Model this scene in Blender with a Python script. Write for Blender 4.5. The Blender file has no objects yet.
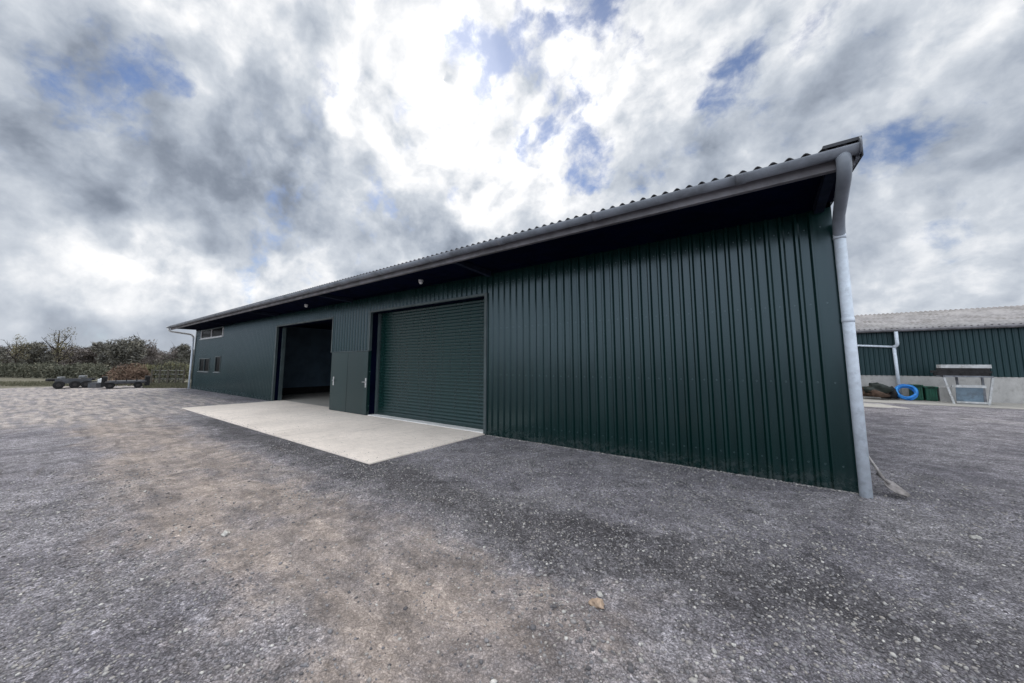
import bpy, math, random
import numpy as np
R = math.radians
S = bpy.context.scene
COL = S.collection
random.seed(4)
rng = np.random.default_rng(11)

# ------------------------------------------------------------------ helpers
class MB:
    """Collects shapes, links them as ONE mesh object."""
    def __init__(s): s.v = []; s.f = []; s.smooth = []
    def add(s, vs, fs, smooth=False):
        n = len(s.v); s.v += [tuple(map(float, p)) for p in vs]
        s.f += [tuple(i + n for i in f) for f in fs]; s.smooth += [smooth] * len(fs)
        return s
    def box(s, a, b, bev=0.0):
        x0, y0, z0 = a; x1, y1, z1 = b
        if bev <= 0:
            s.add([(x0,y0,z0),(x1,y0,z0),(x1,y1,z0),(x0,y1,z0),(x0,y0,z1),(x1,y0,z1),(x1,y1,z1),(x0,y1,z1)],
                  [(0,3,2,1),(4,5,6,7),(0,1,5,4),(1,2,6,5),(2,3,7,6),(3,0,4,7)])
        else:
            import bmesh
            bm = bmesh.new(); bmesh.ops.create_cube(bm, size=1)
            for v in bm.verts:
                v.co.x = x0 + (v.co.x + .5) * (x1 - x0); v.co.y = y0 + (v.co.y + .5) * (y1 - y0); v.co.z = z0 + (v.co.z + .5) * (z1 - z0)
            bmesh.ops.bevel(bm, geom=bm.edges[:], offset=bev, segments=2, affect='EDGES', profile=.6)
            bm.verts.index_update()
            s.add([v.co[:] for v in bm.verts], [[v.index for v in f.verts] for f in bm.faces]); bm.free()
        return s
    def obox(s, c, half, ax):
        """oriented box: centre, half sizes, 3 axes"""
        c = np.array(c, float); ax = [np.array(a, float) / np.linalg.norm(a) for a in ax]
        P = []
        for k in ((-1,-1,-1),(1,-1,-1),(1,1,-1),(-1,1,-1),(-1,-1,1),(1,-1,1),(1,1,1),(-1,1,1)):
            P.append(c + sum(ax[i] * half[i] * k[i] for i in range(3)))
        return s.add(P, [(0,3,2,1),(4,5,6,7),(0,1,5,4),(1,2,6,5),(2,3,7,6),(3,0,4,7)])
    def tube(s, pts, r, n=14, closed=False, cap=True):
        pts = [np.array(p, float) for p in pts]; m = len(pts)
        rs = r if isinstance(r, (list, tuple)) else [r] * m
        prev = None; V = []
        for i, p in enumerate(pts):
            if closed: t = pts[(i + 1) % m] - pts[i - 1]
            else: t = pts[min(i + 1, m - 1)] - pts[max(i - 1, 0)]
            t /= np.linalg.norm(t) + 1e-12
            if prev is None:
                a = np.array([0, 0, 1.]) if abs(t[2]) < .9 else np.array([1., 0, 0])
                u = np.cross(t, a)
            else: u = prev - t * (prev @ t)
            u /= np.linalg.norm(u); w = np.cross(t, u); prev = u
            for k in range(n):
                q = 2 * math.pi * k / n
                V.append(p + (u * math.cos(q) + w * math.sin(q)) * rs[i])
        F = []
        for i in range(m if closed else m - 1):
            j = (i + 1) % m
            for k in range(n):
                F.append((i*n+k, i*n+(k+1) % n, j*n+(k+1) % n, j*n+k))
        s.add(V, F, True)
        if cap and not closed:
            o = len(s.v)
            s.add([], []); b = o - m * n
            s.f.append(tuple(b + k for k in reversed(range(n)))); s.smooth.append(False)
            s.f.append(tuple(b + (m-1)*n + k for k in range(n))); s.smooth.append(False)
        return s
    def build(s, name, mat, parent=None, label=None):
        me = bpy.data.meshes.new(name); me.from_pydata(s.v, [], s.f); me.update()
        me.polygons.foreach_set('use_smooth', s.smooth)
        o = bpy.data.objects.new(name, me); COL.objects.link(o)
        if mat: me.materials.append(mat)
        if parent is not None:
            o.parent = parent
            l = parent
            off = np.zeros(3)
            while l is not None:
                off += np.array(l.location); l = l.parent
            if np.any(off):
                o.location = tuple(-off)      # shapes are written in world coordinates
        if label: o['label'] = label
        return o

def tag(o, label=None, cat=None, group=None, kind=None):
    if label: o['label'] = label
    if cat: o['category'] = cat
    if group: o['group'] = group
    if kind: o['kind'] = kind
    return o
def empty(name, loc, label, cat, group=None):
    o = bpy.data.objects.new(name, None); COL.objects.link(o); o.location = loc
    o.empty_display_size = .3
    return tag(o, label, cat, group)
def nparray_mesh(name, V, F, mat, parent=None):
    """triangles from numpy arrays"""
    me = bpy.data.meshes.new(name)
    me.vertices.add(len(V)); me.vertices.foreach_set('co', V.astype(np.float32).ravel())
    me.loops.add(F.size); me.loops.foreach_set('vertex_index', F.astype(np.int32).ravel())
    me.polygons.add(len(F)); me.polygons.foreach_set('loop_start', np.arange(0, F.size, F.shape[1], dtype=np.int32))
    me.update(calc_edges=True); me.validate()
    me.materials.append(mat)
    o = bpy.data.objects.new(name, me); COL.objects.link(o)
    if parent is not None: o.parent = parent
    return o

# ------------------------------------------------------------------ node helper
class N:
    def __init__(s, tree): s.t = tree; s.n = tree.nodes; s.l = tree.links
    def new(s, typ, ins=None, **kw):
        nd = s.n.new(typ)
        for k, v in kw.items(): setattr(nd, k, v)
        for k, v in (ins or {}).items(): s.put(nd.inputs[k], v)
        return nd
    def put(s, sock, v):
        if isinstance(v, bpy.types.NodeSocket): s.l.new(v, sock)
        elif isinstance(v, bpy.types.Node): s.l.new(v.outputs[0], sock)
        else: sock.default_value = v
    def m(s, op, a, b=0.0, c=0.0, clamp=False):
        nd = s.n.new('ShaderNodeMath'); nd.operation = op; nd.use_clamp = clamp
        s.put(nd.inputs[0], a); s.put(nd.inputs[1], b); s.put(nd.inputs[2], c); return nd.outputs[0]
    def vm(s, op, a, b=None):
        nd = s.n.new('ShaderNodeVectorMath'); nd.operation = op
        s.put(nd.inputs[0], a)
        if b is not None: s.put(nd.inputs[1], b)
        return nd.outputs['Value'] if op in ('DOT_PRODUCT', 'LENGTH', 'DISTANCE') else nd.outputs[0]
    def step(s, v, a, b, lo=0.0, hi=1.0):
        nd = s.n.new('ShaderNodeMapRange'); nd.interpolation_type = 'SMOOTHSTEP'
        s.put(nd.inputs[0], v)
        if a > b: a, b, lo, hi = b, a, hi, lo
        for i, q in enumerate((a, b, lo, hi)): s.put(nd.inputs[i + 1], q)
        return nd.outputs[0]
    def mix(s, f, a, b, blend='MIX'):
        nd = s.n.new('ShaderNodeMix'); nd.data_type = 'RGBA'; nd.blend_type = blend
        s.put(nd.inputs['Factor'], f)
        s.put(nd.inputs[6], a if not isinstance(a, tuple) else (*a, 1)[:4]); s.put(nd.inputs[7], b if not isinstance(b, tuple) else (*b, 1)[:4])
        return nd.outputs[2]
    def noise(s, vec, scale, detail=4, rough=.55, dist=0.0, out=0):
        nd = s.new('ShaderNodeTexNoise', {'Scale': scale, 'Detail': detail, 'Roughness': rough, 'Distortion': dist})
        s.put(nd.inputs['Vector'], vec); return nd.outputs[out]
    def vor(s, vec, scale, feature='F1', out='Distance', rnd=1.0):
        nd = s.n.new('ShaderNodeTexVoronoi'); nd.feature = feature
        s.put(nd.inputs['Vector'], vec); s.put(nd.inputs['Scale'], scale); s.put(nd.inputs['Randomness'], rnd)
        return nd.outputs[out]
    def ramp(s, f, stops, interp='LINEAR'):
        nd = s.n.new('ShaderNodeValToRGB'); cr = nd.color_ramp; cr.interpolation = interp
        while len(cr.elements) < len(stops): cr.elements.new(.5)
        for e, (p, c) in zip(cr.elements, stops):
            e.position = p; e.color = (*c, 1) if len(c) == 3 else c
        s.put(nd.inputs[0], f); return nd.outputs[0]

def mat_base(name):
    m = bpy.data.materials.new(name); m.use_nodes = True
    t = N(m.node_tree); b = m.node_tree.nodes['Principled BSDF']
    return m, t, b

def M_simple(name, col, rough=.6, var=.25, scale=6, bump=.0, metal=0.0, bscale=60, spec=.35, dirt=None):
    m, t, b = mat_base(name)
    co = t.new('ShaderNodeTexCoord').outputs['Object']
    n = t.noise(co, scale, 6, .6)
    f = t.step(n, .3, .7, 1 - var, 1 + var)
    c = t.mix(1.0, tuple(col), t.new('ShaderNodeCombineColor', {0: f, 1: f, 2: f}).outputs[0], 'MULTIPLY')
    if dirt:
        d = t.step(t.noise(co, scale * .7, 8, .7), .5, .68)
        c = t.mix(t.m('MULTIPLY', d, .75), c, tuple(dirt))
    t.put(b.inputs['Base Color'], c)
    t.put(b.inputs['Roughness'], t.step(t.noise(co, scale * 2.3, 5), .3, .7, max(rough - .1, .05), min(rough + .12, 1)))
    b.inputs['Metallic'].default_value = metal; b.inputs['Specular IOR Level'].default_value = spec
    if bump:
        bp = t.new('ShaderNodeBump', {'Strength': bump, 'Distance': .01, 'Height': t.noise(co, bscale, 5, .65)})
        t.put(b.inputs['Normal'], bp.outputs[0])
    return m

# ------------------------------------------------------------------ materials
def M_clad(name, col, rough=.26, spec=.85, fix=False):
    """painted steel sheet: mirrors sky and ground softly, faint run marks, dust at the foot"""
    m, t, b = mat_base(name)
    co = t.new('ShaderNodeTexCoord').outputs['Object']
    sp = t.new('ShaderNodeSeparateXYZ', {0: co})
    stre = t.noise(t.vm('MULTIPLY', co, (3.2, 3.2, .16)), 2.6, 6, .62)
    sheet_ = t.new('ShaderNodeTexWhiteNoise', noise_dimensions='1D')
    t.put(sheet_.inputs['W'], t.m('FLOOR', sp.outputs[0]))
    f = t.m('MULTIPLY', t.step(stre, .25, .75, .85, 1.15), t.m('ADD', .93, t.m('MULTIPLY', sheet_.outputs[0], .14)))
    c = t.mix(1.0, tuple(col), t.new('ShaderNodeCombineColor', {0: f, 1: f, 2: f}).outputs[0], 'MULTIPLY')
    foot = t.m('MULTIPLY', t.step(sp.outputs[2], .0, .30, 1, 0), t.step(t.noise(co, 12, 6, .7), .36, .66))
    c = t.mix(t.m('MULTIPLY', foot, .28), c, (.10, .095, .09))
    spk = t.step(t.vor(co, 7.0), .03, .015)
    spk = t.m('MULTIPLY', spk, t.step(sp.outputs[2], .15, .7, .5, 0.0))
    c = t.mix(spk, c, (.22, .22, .21))
    if fix:                                     # rows of small sheet fixings
        ux = t.m('SUBTRACT', t.m('FLOORED_MODULO', sp.outputs[0], 1/6), .046)
        uz = t.m('SUBTRACT', t.m('FLOORED_MODULO', t.m('ADD', sp.outputs[2], .75), 1.05), .0)
        uz = t.m('MINIMUM', uz, t.m('SUBTRACT', 1.05, uz))
        dd = t.m('SQRT', t.m('ADD', t.m('MULTIPLY', ux, ux), t.m('MULTIPLY', uz, uz)))
        c = t.mix(t.m('MULTIPLY', t.step(dd, .011, .007), .55), c, (.10, .13, .14))
    t.put(b.inputs['Base Color'], c)
    t.put(b.inputs['Roughness'], t.m('ADD', t.step(stre, .3, .7, rough - .03, rough + .05), t.m('MULTIPLY', foot, .2)))
    b.inputs['Specular IOR Level'].default_value = spec
    t.put(b.inputs['Specular Tint'], (.70, .86, 1.0, 1))
    bp = t.new('ShaderNodeBump', {'Strength': .06, 'Distance': .01, 'Height': t.noise(t.vm('MULTIPLY', co, (1, 1, .5)), 1.3, 2, .5)})
    t.put(b.inputs['Normal'], bp.outputs[0])
    return m

m_clad = M_clad('green_cladding', (.0022, .0185, .0160), .20, .72, True)
m_trim = M_simple('green_trim', (.055, .075, .08), .4, .2, 3)
m_door = M_clad('green_door_paint', (.009, .025, .024), .34, .5)
m_shut = M_clad('shutter_paint', (.0035, .022, .0195), .28, .6)
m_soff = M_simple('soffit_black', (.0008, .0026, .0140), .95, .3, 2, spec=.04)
m_raft = M_simple('rafter_paint', (.010, .015, .030), .8, .3, 4, spec=.1)
m_fasc = M_simple('fascia_steel', (.165, .16, .175), .55, .3, 2.5, .2, dirt=(.09, .085, .09))
m_gut = M_simple('gutter_cement', (.185, .20, .23), .5, .25, 3.5, .2, dirt=(.11, .115, .13))
m_roof = M_simple('fibre_cement_roof', (.15, .15, .16), .85, .35, 2.2, .4, dirt=(.05, .05, .045))
m_vcap = M_simple('dark_flashing', (.045, .048, .055), .6, .3, 4)
m_pipe = M_simple('grey_pipe', (.62, .68, .76), .5, .09, 14, .15, bscale=30, dirt=(.46, .51, .58))
m_pipe_d = M_simple('dark_pipe', (.20, .21, .235), .5, .25, 7, .1, dirt=(.1, .1, .12))
m_white = M_simple('white_paint', (.72, .73, .74), .4, .1, 6)
m_steel = M_simple('dull_steel', (.55, .56, .57), .38, .15, 20, metal=.8)
m_int = M_simple('interior_liner', (.060, .095, .135), .7, .2, 1.5)
m_intlow = M_simple('interior_plinth', (.012, .012, .014), .9, .3, 2)
m_black = M_simple('black_rubber', (.012, .012, .013), .75, .3, 9)
m_frame = M_simple('window_frame_white', (.62, .63, .65), .45, .1, 6)
m_sill = M_simple('grey_sill', (.26, .27, .285), .5, .1, 6)
m_glass, _t, _b = mat_base('window_glass')
_b.inputs['Base Color'].default_value = (.004, .005, .007, 1); _b.inputs['Roughness'].default_value = .25; _b.inputs['Specular IOR Level'].default_value = .015
_c = _t.new('ShaderNodeTexCoord').outputs['Object']
_t.put(_b.inputs['Normal'], _t.new('ShaderNodeBump', {'Strength': .06, 'Distance': .02, 'Height': _t.noise(_c, 1.2, 2)}).outputs[0])
m_lens = M_simple('lamp_lens', (.75, .76, .78), .25, .05, 9)

def M_concrete(name, col, dark):
    m, t, b = mat_base(name)
    co = t.new('ShaderNodeTexCoord').outputs['Object']
    n1 = t.noise(co, .5, 6, .6); n2 = t.noise(co, 5, 8, .7); n3 = t.noise(co, 70, 4, .7)
    c = t.mix(t.step(n1, .35, .7), tuple(col), tuple(x * .82 for x in col))
    c = t.mix(t.m('MULTIPLY', t.step(n2, .5, .72), .55), c, tuple(dark))
    br = t.noise(t.vm('MULTIPLY', co, (1.2, 14, 1)), 3, 4, .6)       # brushed finish
    ty = t.noise(t.vm('MULTIPLY', co, (3.2, .35, 1)), 1.6, 6, .65)    # faint tyre dirt carried in
    c = t.mix(t.m('MULTIPLY', t.step(ty, .52, .70), .38), c, tuple(x * .8 for x in dark))
    oil = t.step(t.noise(co, 1.3, 7, .62), .66, .73)
    c = t.mix(t.m('MULTIPLY', oil, .3), c, tuple(x * .55 for x in dark))
    f = t.m('MULTIPLY', t.step(n3, .25, .75, .86, 1.14), t.step(br, .3, .7, .92, 1.06))
    c = t.mix(1.0, c, t.new('ShaderNodeCombineColor', {0: f, 1: f, 2: f}).outputs[0], 'MULTIPLY')
    t.put(b.inputs['Base Color'], c); b.inputs['Roughness'].default_value = .85
    h = t.m('ADD', n3, t.m('MULTIPLY', br, .6))
    t.put(b.inputs['Normal'], t.new('ShaderNodeBump', {'Strength': .25, 'Distance': .006, 'Height': h}).outputs[0])
    return m
m_conc = M_concrete('apron_concrete', (.86, .765, .685), (.60, .525, .46))
m_conc2 = M_concrete('old_concrete', (.40, .38, .35), (.22, .21, .20))
m_plinth = M_concrete('plinth_concrete', (.46, .45, .44), (.26, .25, .24))
m_thr = M_concrete('threshold_concrete', (.84, .83, .82), (.55, .54, .52))

# ground ----------------------------------------------------------
def M_ground():
    m, t, b = mat_base('gravel_yard')
    co = t.new('ShaderNodeTexCoord').outputs['Object']
    sp = t.new('ShaderNodeSeparateXYZ', {0: co}); x, y = sp.outputs[0], sp.outputs[1]
    w1 = t.m('SUBTRACT', t.noise(co, .45, 5, .6), .5)
    w2 = t.m('SUBTRACT', t.noise(co, 1.9, 6, .65), .5)
    yw = t.m('ADD', y, t.m('ADD', t.m('MULTIPLY', w1, 1.6), t.m('MULTIPLY', w2, .9)))
    xw = t.m('ADD', x, t.m('ADD', t.m('MULTIPLY', w1, 3.0), t.m('MULTIPLY', w2, 1.2)))
    # compacted beige wheel track running along the building
    w3 = t.m('SUBTRACT', t.noise(co, 5.5, 7, .7), .5)
    yw = t.m('ADD', yw, t.m('MULTIPLY', w3, 1.0)); xw = t.m('ADD', xw, t.m('MULTIPLY', w3, 1.4))
    bei = t.m('MULTIPLY', t.step(yw, -5.75, -4.9), t.step(yw, -3.45, -4.15))
    bei = t.m('MULTIPLY', bei, t.step(xw, -1.2, -2.6))
    bei = t.m('MULTIPLY', bei, t.step(t.noise(co, .9, 6, .65), .32, .52, .4, 1))
    # second lighter compacted area far left
    far = t.step(xw, -14.5, -17.0)
    far = t.m('MULTIPLY', far, t.step(yw, -.6, -1.7))
    # damp darker band off the apron
    drk = t.m('MULTIPLY', t.step(yw, -3.75, -3.2), t.step(yw, -2.35, -2.85))
    drk = t.m('MULTIPLY', drk, t.m('MULTIPLY', t.step(xw, -16, -13), t.step(xw, .8, -1.2)))
    ruts = t.noise(t.vm('MULTIPLY', co, (.5, 3.4, 1)), 1.3, 6, .62)
    col = t.mix(t.step(t.noise(co, .8, 5, .6), .35, .65), (.142, .134, .150), (.212, .201, .216))
    col = t.mix(t.m('MULTIPLY', bei, .95), col, t.mix(t.step(ruts, .35, .65), (.285, .238, .210), (.20, .172, .160)))
    col = t.mix(t.m('MULTIPLY', far, .85), col, t.mix(t.step(ruts, .4, .6), (.335, .295, .272), (.19, .178, .185)))
    col = t.mix(t.m('MULTIPLY', drk, .80), col, (.070, .066, .070))
    rutd = t.m('MULTIPLY', t.step(ruts, .60, .70), t.step(y, -2.6, -3.3))
    col = t.mix(t.m('MULTIPLY', rutd, .45), col, (.085, .072, .066))
    lite = t.step(t.noise(co, .33, 4, .5), .55, .72)
    col = t.mix(t.m('MULTIPLY', lite, .28), col, (.27, .255, .245))
    # stones: each Voronoi cell a stone with its own tone and a dark gap round it
    loose = t.step(t.m('MAXIMUM', bei, t.m('MULTIPLY', far, .8)), .0, 1.0, 1.0, .55)
    cw = t.vm('ADD', co, t.vm('MULTIPLY', t.noise(co, 11, 4, out=1), (.05, .05, .05)))
    def layer(sc):
        v = t.n.new('ShaderNodeTexVoronoi'); t.put(v.inputs['Vector'], cw); v.inputs['Scale'].default_value = sc
        return t.new('ShaderNodeSeparateColor', {0: v.outputs['Color']}).outputs[0], v.outputs['Distance']
    k1, d1 = layer(32); k2, d2 = layer(62); k3, d3 = layer(125)
    s1 = t.ramp(k1, [(0, (.40,)*3), (.5, (.80,)*3), (.85, (1.15,)*3), (.96, (1.6,)*3), (1, (2.2,)*3)])
    s2 = t.ramp(k2, [(0, (.38,)*3), (.5, (.85,)*3), (.88, (1.25,)*3), (.97, (1.8,)*3), (1, (2.5,)*3)])
    s3 = t.ramp(k3, [(0, (.35,)*3), (.6, (1.0,)*3), (.93, (1.4,)*3), (1, (2.4,)*3)])
    pick = t.step(t.noise(co, 2.3, 5, .65), .42, .58)
    st = t.mix(.4, t.mix(pick, s2, s1), s3)
    gapd = t.step(t.m('ADD', d2, t.m('MULTIPLY', d3, .5)), .55, .95, 1.0, .52)
    st = t.mix(1.0, st, t.new('ShaderNodeCombineColor', {0: gapd, 1: gapd, 2: gapd}).outputs[0], 'MULTIPLY')
    st = t.mix(1.0, st, (1.22, 1.22, 1.22), 'MULTIPLY')
    col = t.mix(loose, col, t.mix(1.0, col, st, 'MULTIPLY'))
    # damp and worn patches, hand to stride sized
    p1 = t.noise(co, 2.6, 8, .68); p2 = t.noise(co, 7.5, 6, .65)
    pf = t.m('MULTIPLY', t.step(p1, .32, .64, 1.04, 1.85), t.step(p2, .3, .7, .80, 1.18))
    col = t.mix(1.0, col, t.new('ShaderNodeCombineColor', {0: pf, 1: pf, 2: pf}).outputs[0], 'MULTIPLY')
    fine = t.noise(co, 160, 3, .7)
    ff = t.step(fine, .25, .75, .72, 1.28)
    col = t.mix(1.0, col, t.new('ShaderNodeCombineColor', {0: ff, 1: ff, 2: ff}).outputs[0], 'MULTIPLY')
    # rough grass of the field beyond the yard
    gx = t.m('ADD', x, t.m('MULTIPLY', w2, 3.0))
    gr = t.step(gx, -39.5, -42)
    vg = t.m('MULTIPLY', t.step(gx, -31.3, -32.6), t.step(t.m('ADD', y, t.m('MULTIPLY', w1, 3)), -1.6, .2))
    gr = t.m('MAXIMUM', gr, t.m('MULTIPLY', vg, .9))
    gcol = t.mix(t.noise(co, 1.1, 7, .7), (.115, .11, .08), (.185, .17, .125))
    col = t.mix(gr, col, gcol)
    t.put(b.inputs['Base Color'], col)
    b.inputs['Roughness'].default_value = .9; b.inputs['Specular IOR Level'].default_value = .3
    h = t.m('ADD', t.m('MULTIPLY', d1, -1.0), t.m('MULTIPLY', d2, -.9))
    h = t.m('ADD', h, t.m('MULTIPLY', fine, .5))
    h = t.m('ADD', h, t.m('MULTIPLY', t.noise(co, 6, 5, .6), 1.2))
    bp = t.new('ShaderNodeBump', {'Strength': .85, 'Distance': .020, 'Height': h})
    t.put(b.inputs['Normal'], bp.outputs[0])
    return m
m_ground = M_ground()

def M_stones():
    m, t, b = mat_base('loose_stones')
    g = t.new('ShaderNodeNewGeometry').outputs['Random Per Island']
    c = t.ramp(g, [(0, (.085, .080, .085)), (.35, (.19, .183, .193)), (.62, (.24, .23, .235)), (.80, (.295, .27, .25)),
                   (.93, (.38, .365, .35)), (.985, (.50, .48, .455)), (1, (.60, .58, .55))])
    co = t.new('ShaderNodeTexCoord').outputs['Object']
    f = t.step(t.noise(co, 90, 4, .6), .3, .7, .8, 1.2)
    c = t.mix(1.0, c, t.new('ShaderNodeCombineColor', {0: f, 1: f, 2: f}).outputs[0], 'MULTIPLY')
    t.put(b.inputs['Base Color'], c); b.inputs['Roughness'].default_value = .85
    return m
m_stones = M_stones()

def M_leaf(name, stops):
    m, t, b = mat_base(name)
    g = t.new('ShaderNodeNewGeometry').outputs['Random Per Island']
    co = t.new('ShaderNodeTexCoord').outputs['Object']
    k = t.m('ADD', t.m('MULTIPLY', g, .65), t.m('MULTIPLY', t.step(t.noise(co, .55, 3), .3, .7), .35))
    t.put(b.inputs['Base Color'], t.ramp(k, stops)); b.inputs['Roughness'].default_value = .8
    b.inputs['Specular IOR Level'].default_value = .2
    return m
m_twig = M_leaf('winter_twigs', [(0, (.075, .068, .068)), (.6, (.19, .165, .155)), (1, (.30, .26, .225))])
m_twig_g = M_leaf('ivy_twigs', [(0, (.075, .072, .07)), (.6, (.17, .165, .145)), (1, (.29, .27, .215))])
m_pale = M_leaf('pale_twigs', [(0, (0.091, 0.085, 0.058)), (.6, (0.208, 0.182, 0.111)), (1, (0.338, 0.299, 0.169))])
m_hedge = M_leaf('hedge_leaves', [(0, (.045, .05, .038)), (.6, (.125, .126, .095)), (1, (.24, .228, .17))])
m_rust = M_leaf('russet_leaves', [(0, (.08, .055, .045)), (.6, (.20, .135, .10)), (1, (.29, .215, .155))])
m_grass = M_leaf('grass_blades', [(0, (.075, .075, .05)), (.6, (.14, .135, .09)), (1, (.23, .215, .15))])
m_bark = M_simple('bark', (.045, .038, .032), .9, .4, 8, .4)
m_post = M_simple('weathered_post', (.10, .09, .075), .85, .3, 7, .3)

# ------------------------------------------------------------------ heights
def gz(x, y):
    """yard undulation, dying out at walls and slabs"""
    x = np.asarray(x, float); y = np.asarray(y, float)
    h = (.016*np.sin(1.7*x + .9*y + .3) + .013*np.sin(2.9*y - 1.1*x + 1.7) + .009*np.sin(4.3*x + 2.1*y) + .007*np.sin(6.1*y - 3.7*x + .5)
         + .005*np.sin(9.3*x + 1.0*y + 2) + .004*np.sin(11.*y + 2.3*x))
    for yc, a in ((-3.95, .020), (-5.45, .018), (-4.75, .010)):      # wheel ruts
        yy = yc + .16*np.sin(.45*x + yc) + .05*np.sin(1.3*x)
        h = h + a*(.7 + .3*np.sin(1.1*x + yc))*(-np.exp(-((y-yy)/.14)**2) + .55*np.exp(-((y-yy-.27)/.12)**2) + .45*np.exp(-((y-yy+.26)/.12)**2)) * np.clip((-x-1.2)/1.5, 0, 1)
    k = np.clip((-y - .25) / .8, 0, 1) + np.clip((x - .6) / 1.0, 0, 1)
    k = np.clip(k, 0, 1)
    # fade on the apron
    dx = np.maximum(np.maximum(-18.1 - x, x + 5.95), 0); dy = np.maximum(-3.0 - y, 0)
    da = np.sqrt(dx*dx + dy*dy); k = k * np.clip(da / .6, 0, 1)
    k = k * np.clip((40 + x) / 6, 0, 1) * np.clip((13 - y) / 3, 0, 1)
    return h * k - .004 * (1 - k)

# ------------------------------------------------------------------ ground
def axis(lo, hi, fine_lo, fine_hi, step):
    a = list(np.arange(fine_lo, fine_hi + 1e-6, step))
    d = step; p = fine_lo
    while p > lo: d *= 1.35; p -= d; a.insert(0, p)
    d = step; p = fine_hi
    while p < hi: d *= 1.35; p += d; a.append(p)
    return np.array(a)
gx_ = axis(-2500, 2500, -12, 5, .12); gy_ = axis(-2500, 2500, -8.5, 2, .06)
GX, GY = np.meshgrid(gx_, gy_, indexing='ij')
GV = np.stack([GX, GY, gz(GX, GY)], -1).reshape(-1, 3)
na, nb = len(gx_), len(gy_)
ii, jj = np.meshgrid(np.arange(na-1), np.arange(nb-1), indexing='ij')
q = (ii*nb + jj).ravel()
ground = nparray_mesh('ground', GV, np.stack([q, q+nb, q+nb+1, q+1], 1), m_ground)
ground.data.polygons.foreach_set('use_smooth', [True]*len(ground.data.polygons))
tag(ground, kind='structure')

# loose stones -----------------------------------------------------
CAMP = np.array([-.883, -6.168, 1.6])
ico_v = []
ph = (1+5**.5)/2
for a in (-1, 1):
    for c in (-ph, ph): ico_v += [(0, a, c), (a, c, 0), (c, 0, a)]
ico_v = np.array(ico_v, float); ico_v /= np.linalg.norm(ico_v[0])
ico_f = []
for i in range(12):
    for j in range(i+1, 12):
        for k in range(j+1, 12):
            P = ico_v[[i, j, k]]
            if max(np.linalg.norm(P[0]-P[1]), np.linalg.norm(P[1]-P[2]), np.linalg.norm(P[0]-P[2])) < 1.06:
                nrm = np.cross(P[1]-P[0], P[2]-P[0])
                ico_f.append((i, j, k) if nrm @ P[0] > 0 else (i, k, j))
ico_f = np.array(ico_f)
def make_stones(n, smin, smax, area, dens):
    x = rng.uniform(area[0], area[1], n); y = rng.uniform(area[2], area[3], n)
    keep = rng.uniform(size=n) < dens(x, y); x, y = x[keep], y[keep]; n = len(x)
    s = smin * (smax/smin) ** (rng.uniform(size=n)**2.2)
    sc = np.stack([s*rng.uniform(.75, 1.3, n), s*rng.uniform(.75, 1.3, n), s*rng.uniform(.45, .8, n)], 1)
    V = ico_v[None] * (1 + rng.uniform(-.28, .28, (n, 12, 1))) * sc[:, None, :]
    a = rng.uniform(0, 2*np.pi, n); ca, sa = np.cos(a)[:, None], np.sin(a)[:, None]
    tl = rng.uniform(-.5, .5, n)[:, None]
    X = V[..., 0]*ca - V[..., 1]*sa; Y = V[..., 0]*sa + V[..., 1]*ca; Z = V[..., 2] + X*tl*.4
    z = gz(x, y) + sc[:, 2]*.35
    V = np.stack([X + x[:, None], Y + y[:, None], Z + z[:, None]], -1)
    F = ico_f[None] + (np.arange(n)*12)[:, None, None]
    return V.reshape(-1, 3), F.reshape(-1, 3)
def nz(x, y): return .45*np.sin(1.3*x+.7*y) + .3*np.sin(2.3*y-1.9*x+1) + .25*np.sin(3.7*x+2.9*y+2)
def dens(x, y):
    d = np.hypot(x-CAMP[0], y-CAMP[1])
    k = np.clip(1.3 - d/8.5, .0, 1)
    yy = y + .3*nz(x, y)
    track = np.clip(1-np.abs(yy+4.6)/.95, 0, 1) * np.clip((-1.2-x)/1.0, 0, 1)
    k = k * (1 - .8*np.clip(track*1.6, 0, 1)) * np.clip(.75 + .5*nz(x*1.7, y*1.7), .25, 1.2)
    inside = (y > -.045) & (x < .02)
    apron = (x > -17.9) & (x < -6.0) & (y > -2.93)
    return np.where(inside | apron, 0, k)
V1, F1 = make_stones(150000, .005, .0135, (-9.5, 2.6, -6.6, 1.5), dens)
V2, F2 = make_stones(14000, .009, .020, (-11, 3.5, -6.6, 2.5), lambda x, y: dens(x, y)*(.22 + .7*np.clip((-2.4 - y)/1.0, 0, 1)*np.clip((x + 2.6)/1.2, 0, 1)))
def spill(x, y):
    e = np.minimum(np.minimum(x + 17.82, -6.05 - x), y + 2.875)
    return np.where((e > .005) & (y < -.1), np.exp(-e/.07)*.8 + .012, 0)
V3, F3 = make_stones(16000, .004, .010, (-16, -6.05, -2.88, -.1), spill); V3[:, 2] += .021
V4, F4 = make_stones(5200, .006, .017, (-6.0, .0, -.085, -.04), lambda x, y: .75 + .25*nz(x*3, y))
Vs, Fs = [V1, V2, V3, V4], [F1, F2, F3, F4]; o_ = np.cumsum([0] + [len(v) for v in Vs[:-1]])
gravel = nparray_mesh('gravel', np.concatenate(Vs), np.concatenate([f + k for f, k in zip(Fs, o_)]), m_stones)
tag(gravel, 'loose grey stone chippings scattered over the yard in front of the green building', 'gravel', kind='stuff')

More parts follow.
